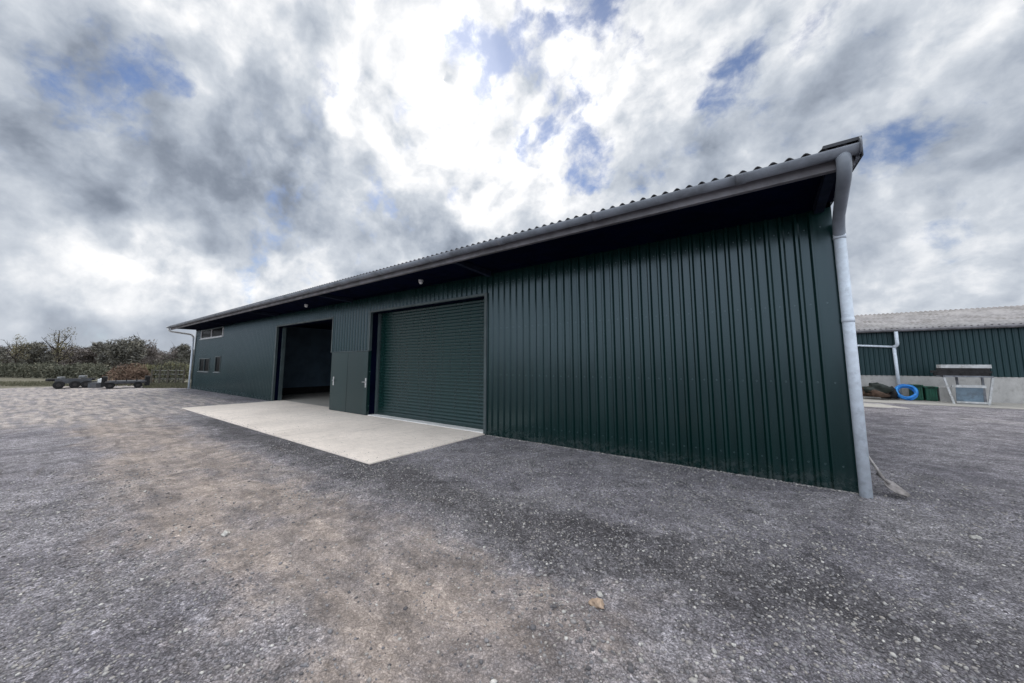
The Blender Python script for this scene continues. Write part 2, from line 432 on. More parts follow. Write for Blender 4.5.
# concrete -----------------------------------------------------------
XA, XB, XC, XD = -6.05, -10.79, -13.08, -17.895
mb = MB()
xs = [-17.82, -14.0, -10.2, XA]
for a, b_ in zip(xs[:-1], xs[1:]):                     # bays with a sawn joint between
    mb.box((a + .004, -2.875, -.15), (b_ - .004, .34, .018), .006)
mb.box((-17.8, -2.86, -.15), (XA - .02, .33, .008))
apron = mb.build('concrete_apron', m_conc); tag(apron, kind='structure')
mb = MB(); mb.box((1.2, 14.2, -.1), (26, 16.93, .02)); mb.add([(1.0, 11.9, .006), (3.35, 12.15, .006), (2.9, 13.6, .006), (1.0, 13.9, .006)], [(0, 1, 2, 3)])
path = mb.build('concrete_path', m_conc2); tag(path, kind='structure')

# ------------------------------------------------------------------ main building
bld = empty('workshop_building', (-15, 0, 0), 'long low dark green corrugated steel workshop with wide roller doors and deep eaves', 'building')
XL, XR, YB = -30.69, 0.0, 11.0
ZT = 3.70
PITCH = 1/6
def prof(x):
    """box profile: pan at 0, crown 32 mm proud"""
    u = (x % PITCH)
    k = [(0, 0), (.086, 0), (.110, 1), (.138, 1), (.162, 0), (PITCH, 0)]
    for (a, ha), (b, hb) in zip(k[:-1], k[1:]):
        if a <= u <= b: return .035 * (ha + (hb-ha)*(u-a)/max(b-a, 1e-9))
    return 0
KN = [0, .086, .110, .138, .162]
def breaks(x0, x1):
    out = [x0, x1]; k = math.floor(x0/PITCH) - 1
    while k*PITCH < x1 + PITCH:
        out += [k*PITCH + u for u in KN if x0 + 1e-4 < k*PITCH + u < x1 - 1e-4]
        k += 1
    return sorted(set(out))
def sheet(mb, x0, x1, z0, z1, at):
    """profiled sheet; at(x, depth, z) -> world"""
    xs = breaks(x0, x1)
    for a, b in zip(xs[:-1], xs[1:]):
        za1, zb1 = (z1(a), z1(b)) if callable(z1) else (z1, z1)
        mb.add([at(a, prof(a+1e-6), z0), at(b, prof(b-1e-6), z0), at(b, prof(b-1e-6), zb1), at(a, prof(a+1e-6), za1)], [(0, 1, 2, 3)])
front = lambda x, d, z: (x, -.012-d, z)
WUP = (-29.42, -25.2, 3.12, 3.64); WLO = (-29.25, -27.2, 1.14, 1.88); WNA = (-26.1, -25.2, 1.14, 1.97)
mb = MB()
cuts = [(XL+.02, WUP[0], [(-.06, ZT)]),
        (WUP[0], WLO[0], [(-.06, WUP[2])]),
        (WLO[0], WLO[1], [(-.06, WLO[2]), (WLO[3], WUP[2])]),
        (WLO[1], WNA[0], [(-.06, WUP[2])]),
        (WNA[0], WNA[1], [(-.06, WNA[2]), (WNA[3], WUP[2])]),
        (WNA[1], XD, [(-.06, ZT)]),
        (XD, XC, [(3.205, ZT)]), (XC, XB, [(1.99, ZT)]), (XB, XA, [(3.215, ZT)]),
        (XA, XR-.16, [(-.06, ZT)])]
for x0, x1, zs in cuts:
    for z0, z1 in zs: sheet(mb, x0, x1, z0, z1, front)
mb.build('wall', m_clad, bld)
# gable and rear cladding
def rz(y): return 3.86 + min(y + 1.3, 12.3 - y) * .105     # underside of roof
mb = MB()
sheet(mb, .02, YB-.02, -.06, lambda y: rz(y) - .02, lambda y, d, z: (XR + .004 + d*.0 + (d-.035), y, z))
mb.build('gable_wall', m_clad, bld)
mb = MB()
sheet(mb, .02, YB-.02, -.06, lambda y: rz(y) - .02, lambda y, d, z: (XL - .004 - (d-.035), y, z))
mb.build('gable_wall', m_clad, bld)
mb = MB()
sheet(mb, XL, XR, -.06, rz(YB) - .02, lambda x, d, z: (x, YB + d, z))
mb.build('rear_wall', m_clad, bld)
# corner flashings
def flash(x, sgn):
    mb = MB()
    mb.box((min(x, x - sgn*.2), -.052, -.06), (max(x, x - sgn*.2), -.046, ZT))
    mb.box((min(x, x + sgn*.006), -.052, -.06), (max(x, x + sgn*.006), .16, rz(0) - .03))
    mb.build('corner_flashing', m_clad, bld)
flash(XR, 1); flash(XL, -1)
# dark band (eaves beam) above the cladding
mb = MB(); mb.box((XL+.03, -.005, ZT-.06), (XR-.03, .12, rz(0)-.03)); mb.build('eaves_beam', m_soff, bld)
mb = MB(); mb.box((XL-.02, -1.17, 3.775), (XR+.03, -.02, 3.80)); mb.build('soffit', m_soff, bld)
for i in range(5):
    xr = -5.97 - 5.98*i if i < 4 else -.12
    mb = MB()
    mb.add([(xr-.05, -1.17, 3.70), (xr+.05, -1.17, 3.70), (xr+.05, -.01, 3.64), (xr-.05, -.01, 3.64),
            (xr-.05, -1.17, 3.772), (xr+.05, -1.17, 3.772), (xr+.05, -.01, 3.772), (xr-.05, -.01, 3.772)],
           [(0,3,2,1),(4,5,6,7),(0,1,5,4),(1,2,6,5),(2,3,7,6),(3,0,4,7)])
    mb.build('rafter', m_raft, bld)
mb = MB(); mb.box((XL-.1, -1.245, 3.69), (XR+.05, -1.175, 3.83), .006); mb.build('fascia', m_fasc, bld)
# roof: corrugated fibre-cement sheets
def roof(mb, x0, x1, pitch, amp, ys, zfun, thick=.007):
    n = int((x1-x0)/pitch*8); X = [x0 + (x1-x0)*i/n for i in range(n+1)]
    w = [amp*(math.sin(2*math.pi*(x-x1)/pitch)) for x in X]
    V = []; F = []; m = len(ys)
    for lay in (0, 1):
        for y in ys:
            for x, h in zip(X, w): V.append((x, y, zfun(y) + h + lay*thick))
    L = n+1
    for j in range(m-1):
        for i in range(n):
            a = j*L+i; F.append((a, a+L, a+L+1, a+1)); b = a + m*L; F.append((b, b+1, b+L+1, b+L))
    for i in range(n):
        a = i; b = m*L+i; F.append((a, a+1, b+1, b)); a = (m-1)*L+i; b = m*L+a; F.append((a, b, b+1, a+1))
    for j in range(m-1):
        a = j*L; b = m*L+a; F.append((a, b, b+L, a+L)); a = j*L+n; b = m*L+a; F.append((a, a+L, b+L, b))
    mb.add(V, F, True)
mb = MB()
roof(mb, XL-.16, XR+.06, .146, .026, [-1.34, -.6, .5, 2, 3.5, 5.5], lambda y: rz(y) + .035)
roof(mb, XL-.16, XR+.06, .146, .026, [5.5, 8, 10, 12.3], lambda y: rz(y) + .036)
mb.build('roof', m_roof, bld)
mb = MB()                                       # verge trim closing the sheet end
for y0, y1 in ((-1.28, 5.5), (5.5, 12.2)):
    mb.add([(XR+.055, y0, rz(y0)-.12), (XR+.055, y1, rz(y1)-.12), (XR+.055, y1, rz(y1)+.02), (XR+.055, y0, rz(y0)+.02),
            (XR+.09, y0, rz(y0)-.12), (XR+.09, y1, rz(y1)-.12), (XR+.09, y1, rz(y1)+.02), (XR+.09, y0, rz(y0)+.02)],
           [(0,1,2,3),(7,6,5,4),(0,4,5,1),(3,2,6,7),(0,3,7,4),(1,5,6,2)])
mb.build('barge_board', m_gut, bld)
mb = MB()
for y0, y1 in ((-1.36, 5.5), (5.5, 12.3)):
    za, zb = rz(y0)+.074, rz(y1)+.074
    mb.add([(XR-.2, y0, za), (XR+.10, y0, za), (XR+.10, y1, zb), (XR-.2, y1, zb), (XR-.2, y0, za+.012), (XR+.10, y0, za+.012), (XR+.10, y1, zb+.012), (XR-.2, y1, zb+.012)],
           [(0,3,2,1),(4,5,6,7),(0,1,5,4),(1,2,6,5),(2,3,7,6),(3,0,4,7)])
    mb.add([(XR+.092, y0, za-.20), (XR+.092, y1, zb-.20), (XR+.092, y1, zb-.001), (XR+.092, y0, za-.001), (XR+.10, y0, za-.20), (XR+.10, y1, zb-.20), (XR+.10, y1, zb-.001), (XR+.10, y0, za-.001)],
           [(0,1,2,3),(7,6,5,4),(0,4,5,1),(3,2,6,7),(0,3,7,4),(1,5,6,2)])
mb.box((XR-.2, -1.372, rz(-1.36)+.045), (XR+.10, -1.3605, rz(-1.36)+.080)); mb.build('verge_cap', m_vcap, bld)
# gutter
GYc, GZc, GR = -1.335, 3.85, .082
def halfround(mb, x0, x1, r, rin):
    n = 14; A = [math.pi + math.pi*k/n for k in range(n+1)]
    o = [(GYc + r*math.cos(a), GZc + r*math.sin(a)) for a in A]; i_ = [(GYc + rin*math.cos(a), GZc + rin*math.sin(a)) for a in reversed(A)]
    ring = o + i_; L = len(ring)
    V = [(x0, p, q_) for p, q_ in ring] + [(x1, p, q_) for p, q_ in ring]
    F = [(k, (k+1) % L, L+(k+1) % L, L+k) for k in range(L)]
    for k in range(n):
        a, b = k, k+1; c, d = L-1-k, L-2-k
        F.append((a, c, d, b)); F.append((L+a, L+b, L+d, L+c))
    mb.add(V, F, True)
mb = MB(); halfround(mb, XL-.2, XR+.075, GR, GR-.008)
gut = mb.build('gutter', m_gut, bld)
for k in range(17):
    mb = MB(); halfround(mb, -.95-1.83*k-.05, -.95-1.83*k+.05, GR+.009, GR-.001); mb.build('gutter_joint', m_gut, gut)
for xe in (XR+.075, XL-.215):
    mb = MB(); mb.tube([(xe, GYc, GZc), (xe+.015, GYc, GZc)], GR+.006, 20); mb.build('end_cap', m_white if xe < -5 else m_gut, gut)
# downpipes
def bez(p0, p1, p2, n=7):
    p0, p1, p2 = map(np.array, (p0, p1, p2)); return [(1-t)**2*p0 + 2*t*(1-t)*p1 + t*t*p2 for t in np.linspace(0, 1, n)]
def downpipe(xo, xw, r, zb, mat, mat_up, yw=-.13, zend=3.27):
    top = (xo, GYc, GZc-.03)
    p = [top] + bez((xo, GYc, GZc-.10), (xo, GYc, GZc-.22), (xo+(xw-xo)*.12, GYc+.16, GZc-.27)) \
        + bez((xo+(xw-xo)*.85, yw-.18, zend+.20), (xw, yw, zend+.12), (xw, yw, zend-.05))
    mb = MB(); mb.tube(p, r, 18)
    up = mb.build('swan_neck', mat_up, bld)
    mb = MB(); mb.tube([(xw, yw, zend+.03), (xw, yw, zb)], r*.97, 20); d = mb.build('downpipe', mat, bld)
    for z in (zend-.02, 2.15):
        mb = MB(); mb.tube([(xw, yw, z-.03), (xw, yw, z+.03)], r*1.035, 20); mb.build('collar', mat, d)
    return d
m_neck_shade = M_simple('galvanised_neck_shaded', (.23, .255, .295), .42, .12, 3, .05)  # same galvanised pipe, colour darkened for the shade under the eaves
downpipe(-.045, .048, .062, -.02, m_pipe, m_neck_shade)
downpipe(XL-.05, XL-.06, .055, -.02, m_pipe, m_white)
# opening trims
def trim(x, z0, z1, w=.06, outer=.058):
    mb = MB(); mb.box((x-w/2, -outer, z0), (x+w/2, .03, z1), .004); mb.build('jamb', m_trim, bld)
trim(XA, 0.018, 3.255, .075); trim(XB, 2.0, 3.255); trim(XC, 2.0, 3.245, .075); trim(XD, .018, 3.245, .075)
for a, b, z in ((XB+.03, XA-.038, 3.215), (XD+.038, XC-.038, 3.205)):
    mb = MB(); mb.box((a, -.056, z-.02), (b, .03, z+.035), .004); mb.build('lintel', m_trim, bld)
# deep reveals of the two openings
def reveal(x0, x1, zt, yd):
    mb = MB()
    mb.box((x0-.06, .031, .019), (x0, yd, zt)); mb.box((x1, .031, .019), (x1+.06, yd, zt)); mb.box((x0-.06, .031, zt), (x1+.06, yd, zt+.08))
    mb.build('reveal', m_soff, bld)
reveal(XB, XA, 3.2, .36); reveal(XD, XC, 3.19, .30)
# roller shutter
mb = MB(); prof_z = []; z = .05
while z < 3.2:                                  # curved interlocking slats, one sheet of pattern
    prof_z += [(z, .0), (z+.012, -.004), (z+.03, -.021), (z+.05, -.024), (z+.072, -.012), (z+.082, .002)]
    z += .088
V = []; 
for zz, d in prof_z: V += [(XB+.05, .30+d, zz), (XA-.02, .30+d, zz)]
F = [(2*k, 2*k+1, 2*k+3, 2*k+2) for k in range(len(prof_z)-1)]
mb.add(V, F, True)
shut = mb.build('roller_shutter', m_shut, bld)
mb = MB(); mb.box((XB+.05, .255, .022), (XA-.02, .30, .085), .005); mb.build('bottom_bar', m_shut, shut)
mb = MB(); mb.box((XB+.002, .225, .02), (XB+.10, .345, 3.19), .004); mb.build('guide_rail', m_trim, shut)
mb = MB(); mb.box((XA-.10, .225, .02), (XA-.002, .345, 3.19), .004); mb.build('guide_rail', m_trim, shut)
mb = MB(); mb.box((XB+.03, -.01, .0185), (XA-.04, .25, .036), .004); mb.build('threshold', m_thr, bld)
mb = MB(); mb.box((XD+.004, .17, .02), (XD+.11, .29, 3.18), .004); mb.build('guide_rail', m_trim, bld)
# pair of personnel doors
XM = (XB+XC)/2 - .02
for k, (a, b, hx) in enumerate(((XC+.06, XM-.006, XC+.27), (XM+.006, XB+.0, XB-.07))):
    mb = MB(); mb.box((a, -.062, .03), (b, -.014, 1.975), .004)
    d = mb.build('door', m_door, bld)
    mb = MB(); mb.box((hx-.035, -.070, .86), (hx+.035, -.0625, 1.15), .002); mb.build('handle_plate', m_steel, d)
    sg = 1 if k == 0 else -1
    mb = MB(); mb.tube([(hx, -.068, 1.03), (hx, -.112, 1.03), (hx+sg*.015, -.117, 1.03), (hx+sg*.12, -.117, 1.025)], .011, 10); mb.build('handle', m_steel, d)
mb = MB(); mb.box((XC+.02, -.0135, .019), (XB+.005, .04, 1.985)); mb.build('door_frame', m_clad, bld)
mb = MB(); mb.box((XC-.02, -.075, 1.98), (XB+.02, -.01, 2.0), .003); mb.build('drip_flashing', m_trim, bld)
# windows
def window(r, mull=()):
    x0, x1, z0, z1 = r; w = .07 if r is WUP else .045
    fr = MB()
    fr.box((x0-.03, -.062, z0-.03), (x1+.03, .02, z0+w-.03))
    hd = MB(); hd.box((x0-.03, -.062, z1-w+.03), (x1+.03, .02, z1+.03))
    edges = [x0-.03+w/2] + list(mull) + [x1+.03-w/2]
    for e in edges: fr.box((e-w/2, -.060, z0+w-.03), (e+w/2, .018, z1-w+.03))
    win = fr.build('window', m_frame if r is WUP else m_trim, bld); hd.build('head', m_trim, win)  # dark head on the upper white frame stands in for eaves shade
    for a, b in zip(edges[:-1], edges[1:]):
        mb = MB(); mb.box((a+w/2+.001, -.022, z0+w-.029), (b-w/2-.001, -.014, z1-w+.029)); mb.build('pane', m_glass, win)
    mb = MB(); mb.box((x0-.06, -.11, z0-.055), (x1+.06, .01, z0-.031), .004); mb.build('sill', m_frame if r is WUP else m_sill, win)
window(WUP, ((WUP[0]+WUP[1])/2,)); window(WLO, ((WLO[0]+WLO[1])/2,)); window(WNA)
# security lamps under the soffit
for xl in (-14.42, -7.97):
    mb = MB(); mb.tube([(xl, -.40, 3.774), (xl, -.40, 3.73)], .06, 16)
    l = mb.build('soffit_lamp', m_white, bld)
    mb = MB(); mb.tube([(xl, -.40, 3.73), (xl, -.40, 3.70), (xl, -.40, 3.672), (xl, -.40, 3.66)], [.055, .052, .034, .006], 16); mb.build('lens', m_lens, l)
# floor and interior
mb = MB(); mb.box((XL+.1, .345, -.12), (XR-.1, YB-.05, .012)); mb.build('floor_slab', m_conc2, bld)
mb = MB(); mb.box((-20.6, 8.4, .36), (-11.9, 8.5, 4.6)); mb.box((-20.7, .31, .36), (-20.6, 8.5, 4.55)); mb.box((-11.9, .37, .36), (-11.8, 8.5, 4.55)); mb.build('inner_wall', m_int, bld)
mb = MB(); mb.box((-20.6, 8.3, .013), (-11.9, 8.5, .358)); mb.box((-20.7, .31, .013), (-20.6, 8.3, .358)); mb.box((-11.9, .37, .013), (-11.8, 8.3, .358)); mb.build('inner_plinth', m_intlow, bld)
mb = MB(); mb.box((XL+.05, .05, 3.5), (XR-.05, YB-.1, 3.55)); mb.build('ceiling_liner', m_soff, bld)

# ------------------------------------------------------------------ shed behind, right
shed = empty('storage_shed', (9, 17, 0), 'low green clad shed with pale concrete plinth and weathered grey roof behind the workshop', 'shed')
m_clad2 = M_clad('shed_cladding', (.010, .030, .031), .42, .5)
YS = 17.0
mb = MB(); sheet(mb, -9, 27, 1.05, 3.08, lambda x, d, z: (x, YS-.03-d, z)); mb.build('wall', m_clad2, shed)
mb = MB(); mb.box((-9, YS-.025, -.1), (27, YS+.2, 1.048)); mb.build('plinth', m_plinth, shed)
mb = MB(); mb.box((-9, YS+10, -.1), (27, YS+10.15, 3.1))
mb.box((-9.0, YS+.21, -.1), (-8.85, YS+10, 3.2)); mb.box((26.85, YS+.21, -.1), (27, YS+10, 3.2)); mb.build('rear_wall', m_clad2, shed)
m_roof2 = M_simple('weathered_roof', (.275, .268, .275), .9, .25, 1.6, .4, dirt=(.15, .14, .135))
mb = MB()
roof(mb, -9.2, 27.2, .177, .03, [YS-.28, YS+1, YS+3, YS+5.05], lambda y: 3.17 + (y-YS+.28)*.235)
roof(mb, -9.2, 27.2, .177, .03, [YS+5.05, YS+8, YS+10.3], lambda y: 3.17 + (5.33 - (y-YS-5.05))*.235)
mb.build('roof', m_roof2, shed)
mb = MB(); mb.tube([(-9.2, YS-.30, 3.10), (27.2, YS-.30, 3.10)], .07, 12); mb.build('gutter', m_fasc, shed)
xp = 4.1
mb = MB(); mb.tube([(xp+.07, YS-.30, 3.04), (xp+.07, YS-.30, 2.55)] + bez((xp+.07, YS-.3, 2.5), (xp+.07, YS-.25, 2.38), (xp-.03, YS-.2, 2.36), 5), .065, 14)
dp = mb.build('downpipe', m_pipe, shed)
mb = MB(); mb.tube([(xp-.02, YS-.19, 2.40), (xp+.0, YS-.19, .05)], .06, 14); mb.build('lower_pipe', m_pipe, dp)
mb = MB(); mb.tube([(xp-.05, YS-.20, 2.36), (1.2, YS-.20, 2.58)], .045, 12); mb.build('branch_pipe', m_pipe, dp)

# things standing along that shed --------------------------------------
def lump(mb, c, rad, seed, nu=22, nv=12, rough=.22):
    r_ = np.random.default_rng(seed); ph_ = r_.uniform(0, 6.28, 8); V = []; F = []
    for j in range(nv+1):
        th = math.pi*j/nv
        for i in range(nu):
            f = 2*math.pi*i/nu
            d = np.array([math.sin(th)*math.cos(f), math.sin(th)*math.sin(f), math.cos(th)])
            k = 1 + rough*(.5*math.sin(3*d[0]+ph_[0]+2*d[2]) + .4*math.sin(5*d[1]+ph_[1]) + .3*math.sin(7*d[2]+4*d[0]+ph_[2]) + .25*math.sin(11*d[0]-6*d[1]+ph_[3]))
            V.append((c[0]+rad[0]*d[0]*k, c[1]+rad[1]*d[1]*k, max(c[2]+rad[2]*d[2]*k, c[2]-rad[2]*.5)))
    for j in range(nv):
        for i in range(nu):
            F.append((j*nu+i, (j+1)*nu+i, (j+1)*nu+(i+1) % nu, j*nu+(i+1) % nu))
    mb.add(V, F, True)
m_tarp = M_simple('dark_tarp', (.022, .03, .026), .55, .4, 5, .5, bscale=14)
m_soil = M_simple('brown_rubble', (.10, .065, .048), .95, .5, 8, .8, bscale=20)
heap = MB(); lump(heap, (3.12, 15.95, .26), (.42, .4, .26), 3, rough=.35)
h = heap.build('rubble_heap', m_soil); tag(h, 'brown rubble heap partly under a dark sheet beside the pale pipe', 'heap')
tp = MB(); lump(tp, (3.2, 16.02, .44), (.40, .40, .27), 5, rough=.4); t_ = tp.build('tarpaulin', m_tarp); tag(t_, 'crumpled dark green tarpaulin draped over the brown rubble heap', 'tarpaulin')
bag = MB(); lump(bag, (3.66, 16.15, .22), (.26, .3, .32), 9, rough=.3)
b_ = bag.build('rubbish_bag', m_black); tag(b_, 'black rubbish bag between the brown heap and the blue pipe coil', 'bag')
m_blue = M_simple('blue_pipe', (.03, .23, .66), .4, .2, 9)
m_blue2 = M_simple('blue_pipe_faded', (.07, .33, .74), .45, .2, 9)
# coil of water pipe leaning on the plinth
coil = empty('pipe_coil', (4.12, 16.1, 0), 'coil of bright blue water pipe leaning in front of the green boxes', 'pipe coil')
u1 = np.array([.96, -.12, 0.]); u1 /= np.linalg.norm(u1); u2 = np.array([.05, .42, .9]); u2 -= u1*(u1@u2); u2 /= np.linalg.norm(u2); u3 = np.cross(u1, u2)
for kk, mt in ((0, m_blue), (1, m_blue2), (2, m_blue)):
    pts = []; n = 150
    for i in range(n+1):
        a = 2*math.pi*i/n*4
        rr = .255 + .032*kk - .018*math.sin(a*.25+kk) + .012*math.sin(3.3*a+kk)
        off = (-.08 + .045*(i/n*4)) + .02*math.sin(1.7*a+kk*2)
        pts.append(np.array([4.12, 16.05, .37]) + rr*(u1*math.cos(a)+u2*math.sin(a)) + u3*off)
    mb = MB(); mb.tube(pts, .024, 8); mb.build('pipe_loop', mt, coil)
m_gbox = M_simple('green_plastic', (.012, .085, .055), .5, .25, 4)
def tank(x0, x1, y0, y1, z1, label):
    e = empty('storage_bin', ((x0+x1)/2, (y0+y1)/2, 0), label, 'bin', 'dark green bins by the shed')
    mb = MB(); mb.box((x0, y0, .03), (x1, y1, z1-.07), .02)
    n = 4
    for i in range(n): 
        xx = x0 + (x1-x0)*(i+.5)/n; mb.box((xx-.02, y0-.018, .08), (xx+.02, y0+.002, z1-.12))
    mb.build('body', m_gbox, e)
    mb = MB(); mb.box((x0-.03, y0-.03, z1-.068), (x1+.03, y1+.03, z1), .015); mb.build('lid', m_gbox, e)
    mb = MB(); mb.box(((x0+x1)/2-.1, y0-.055, z1-.05), ((x0+x1)/2+.1, y0-.032, z1-.02), .004); mb.build('handle', m_black, e)
tank(4.36, 4.66, 16.25, 16.75, .68, 'dark green lidded bin directly behind the blue pipe coil')
tank(4.72, 5.05, 16.2, 16.7, .62, 'dark green lidded bin between its twin and the pale concrete block')
mb = MB(); mb.box((5.10, 16.2, .0), (5.45, 16.75, .62), .02); cb = mb.build('concrete_block', m_plinth); tag(cb, 'pale grey concrete block standing right of the green bins', 'concrete block')
m_offw = M_simple('chalky_white', (.50, .51, .52), .6, .2, 5, dirt=(.25, .24, .22))
# white steel trestle carrying dark timber, with blue sheet behind
tr = empty('trestle_rack', (5.6, 15.6, 0), 'white steel rack with sloping end leg at the right edge', 'rack')
mb = MB()
mb.obox((5.12, 15.3, .52), (.03, .03, .535), ((1, 0, .17), (0, 1, 0), (-.17, 0, 1))); mb.build('leg', m_offw, tr)
mb = MB(); mb.obox((6.15, 15.3, .52), (.03, .03, .535), ((1, 0, -.17), (0, 1, 0), (.17, 0, 1))); mb.build('leg', m_offw, tr)
for y in (15.9,):
    mb = MB(); mb.box((5.5, y-.03, .0), (5.56, y+.03, 1.055)); mb.build('leg', m_pipe_d, tr)
    mb = MB(); mb.box((6.15, y-.03, .0), (6.21, y+.03, 1.055)); mb.build('leg', m_pipe_d, tr)
mb = MB(); mb.box((5.2, 15.265, .66), (6.05, 15.335, .76)); mb.build('rail', m_offw, tr)
mb = MB(); mb.box((5.28, 15.265, .06), (6.05, 15.335, .12)); mb.build('rail', m_offw, tr)
mb = MB(); mb.box((5.0, 15.25, 1.06), (6.25, 15.95, 1.12)); mb.build('shelf', m_pipe_d, tr)
m_sheet = M_simple('blue_grey_sheet', (.22, .30, .38), .5, .2, 3, dirt=(.14, .17, .2))
mb = MB(); mb.obox((5.72, 15.62, .36), (.34, .012, .31), ((1, 0, 0), (0, 1, .15), (0, -.15, 1))); s_ = mb.build('metal_sheet', m_sheet); tag(s_, 'pale blue grey sheet leaning inside the white rack', 'sheet')
m_timb = M_simple('dark_timber', (.022, .021, .022), .8, .4, 6, .3)
for k, (x0, x1, y, z) in enumerate(((4.78, 6.15, 15.33, 1.121), (4.95, 6.25, 15.5, 1.121), (5.0, 6.20, 15.7, 1.121), (4.72, 6.25, 15.36, 1.22), (5.0, 6.25, 15.62, 1.22), (4.88, 6.20, 15.36, 1.319), (5.05, 6.25, 15.62, 1.319))):
    mb = MB(); mb.box((x0, y-.08, z), (x1, y+.08, z+.095), .004); o = mb.build('timber_beam', m_timb)
    tag(o, 'dark timber beam stacked on the white rack under a white board', 'timber', 'dark timber on the white rack')
mb = MB(); mb.box((4.98, 15.28, 1.418), (6.25, 15.72, 1.55), .004); o = mb.build('board', m_offw); tag(o, 'white board lying on top of the dark timber stack', 'board')

# ------------------------------------------------------------------ shovel by the downpipe
sh = empty('shovel', (.30, .10, 0), 'worn long handled shovel leaning by the foot of the grey downpipe', 'shovel')
m_wood = M_simple('grey_wood', (.36, .33, .32), .8, .3, 20, .3)
m_rust2 = M_simple('worn_steel', (.24, .22, .215), .55, .35, 16, .3, metal=.35)
tip = np.array([.42, .0, .03]); sock = np.array([.275, .155, .15]); top = np.array([.075, .36, .62])
mb = MB(); mb.tube([sock + (sock-top)*-.02, sock*.5+top*.5+np.array([0, 0, -.005]), top], [.017, .015, .015], 10); mb.build('handle', m_wood, sh)
ax = (tip-sock); L = np.linalg.norm(ax); ax /= L; sd = np.cross(ax, [0, 0, 1]); sd /= np.linalg.norm(sd); up = np.cross(sd, ax)
mb = MB(); V = []; F = []; nu, nv = 9, 10
for lay in (0, -.004):
    for j in range(nv):
        s = j/(nv-1); hw = .085*(min(1, .35+3.2*s))*(1 if s < .6 else max(.25, math.sqrt(max(0, 1-((s-.6)/.42)**2))))
        for i in range(nu):
            w = -1 + 2*i/(nu-1)
            V.append(sock + ax*L*s + sd*hw*w + up*(.022*w*w - .02*math.sin(math.pi*s) + lay))
for lay in (0, 1):
    o = lay*nu*nv
    for j in range(nv-1):
        for i in range(nu-1):
            f = (o+j*nu+i, o+j*nu+i+1, o+(j+1)*nu+i+1, o+(j+1)*nu+i); F.append(f if not lay else f[::-1])
mb.add(V, F, True); mb.tube([sock-ax*.10+up*.02, sock+ax*.05], [.02, .016], 10); mb.build('blade', m_rust2, sh)

# loose rocks
def rock(x, y, r, mat, label, seed):
    mb = MB(); lump(mb, (0, 0, r*.4), (r, r*.8, r*.6), seed, 18, 10, .45)
    o = mb.build('rock', mat); o.location = (x, y, float(gz(x, y))); tag(o, label, 'stone', 'odd larger stones on the yard')
m_tan = M_simple('tan_stone', (.42, .31, .23), .85, .35, 25, .5)
m_pst = M_simple('pale_stone', (.50, .48, .45), .85, .3, 25, .5)
rock(-1.88, -3.81, .042, m_tan, 'largest tan stone lying on the dark gravel in the foreground', 21)
rock(-1.90, -3.70, .022, m_pst, 'small pale stone touching the large tan stone', 24)
rock(-5.1, -4.95, .035, m_pst, 'small white stone alone on the beige track at the left', 22)
rock(.62, -.95, .03, m_pst, 'small pale stone in front of the shovel', 23)

# ------------------------------------------------------------------ vegetation
FW = np.array([-.584, .811]); RT = np.array([.811, .584])
def at(px, depth):
    """ground point on the sight line through picture column px at a depth"""
    lat = (px-512)/344.4*depth
    p = CAMP[:2] + FW*depth + RT*lat
    return float(p[0]), float(p[1])
def tris(cent, size, seed, elong=1.0, up=.0):
    r_ = np.random.default_rng(seed); n = len(cent)
    d = r_.normal(size=(n, 3)); d[:, 2] += up; d /= np.linalg.norm(d, axis=1)[:, None]
    e = np.cross(d, r_.normal(size=(n, 3))); e /= np.linalg.norm(e, axis=1)[:, None]
    s = size*r_.uniform(.5, 1.5, n)[:, None]
    A = cent - e*s*.5; B = cent + e*s*.5; C_ = cent + d*s*elong
    V = np.stack([A, B, C_], 1).reshape(-1, 3); return V, np.arange(3*n).reshape(-1, 3)
def cloud(n, w, h, z0, seed, lobes=9):
    """points in an uneven crown made of clumps"""
    r_ = np.random.default_rng(seed)
    lc = r_.normal(size=(lobes, 3)); lc /= np.linalg.norm(lc, axis=1)[:, None]
    lc *= r_.uniform(.25, .8, (lobes, 1)); lr = r_.uniform(.25, .5, lobes)
    k = r_.integers(0, lobes, n)
    p = r_.normal(size=(n, 3)); p /= np.linalg.norm(p, axis=1)[:, None]; p *= (r_.uniform(size=(n, 1))**.45)*lr[k][:, None]
    p = lc[k] + p
    p[:, 0] *= w/2; p[:, 1] *= w/2; p[:, 2] = z0 + (h-z0)*(.5 + .5*np.clip(p[:, 2], -1, 1.08))
    return p
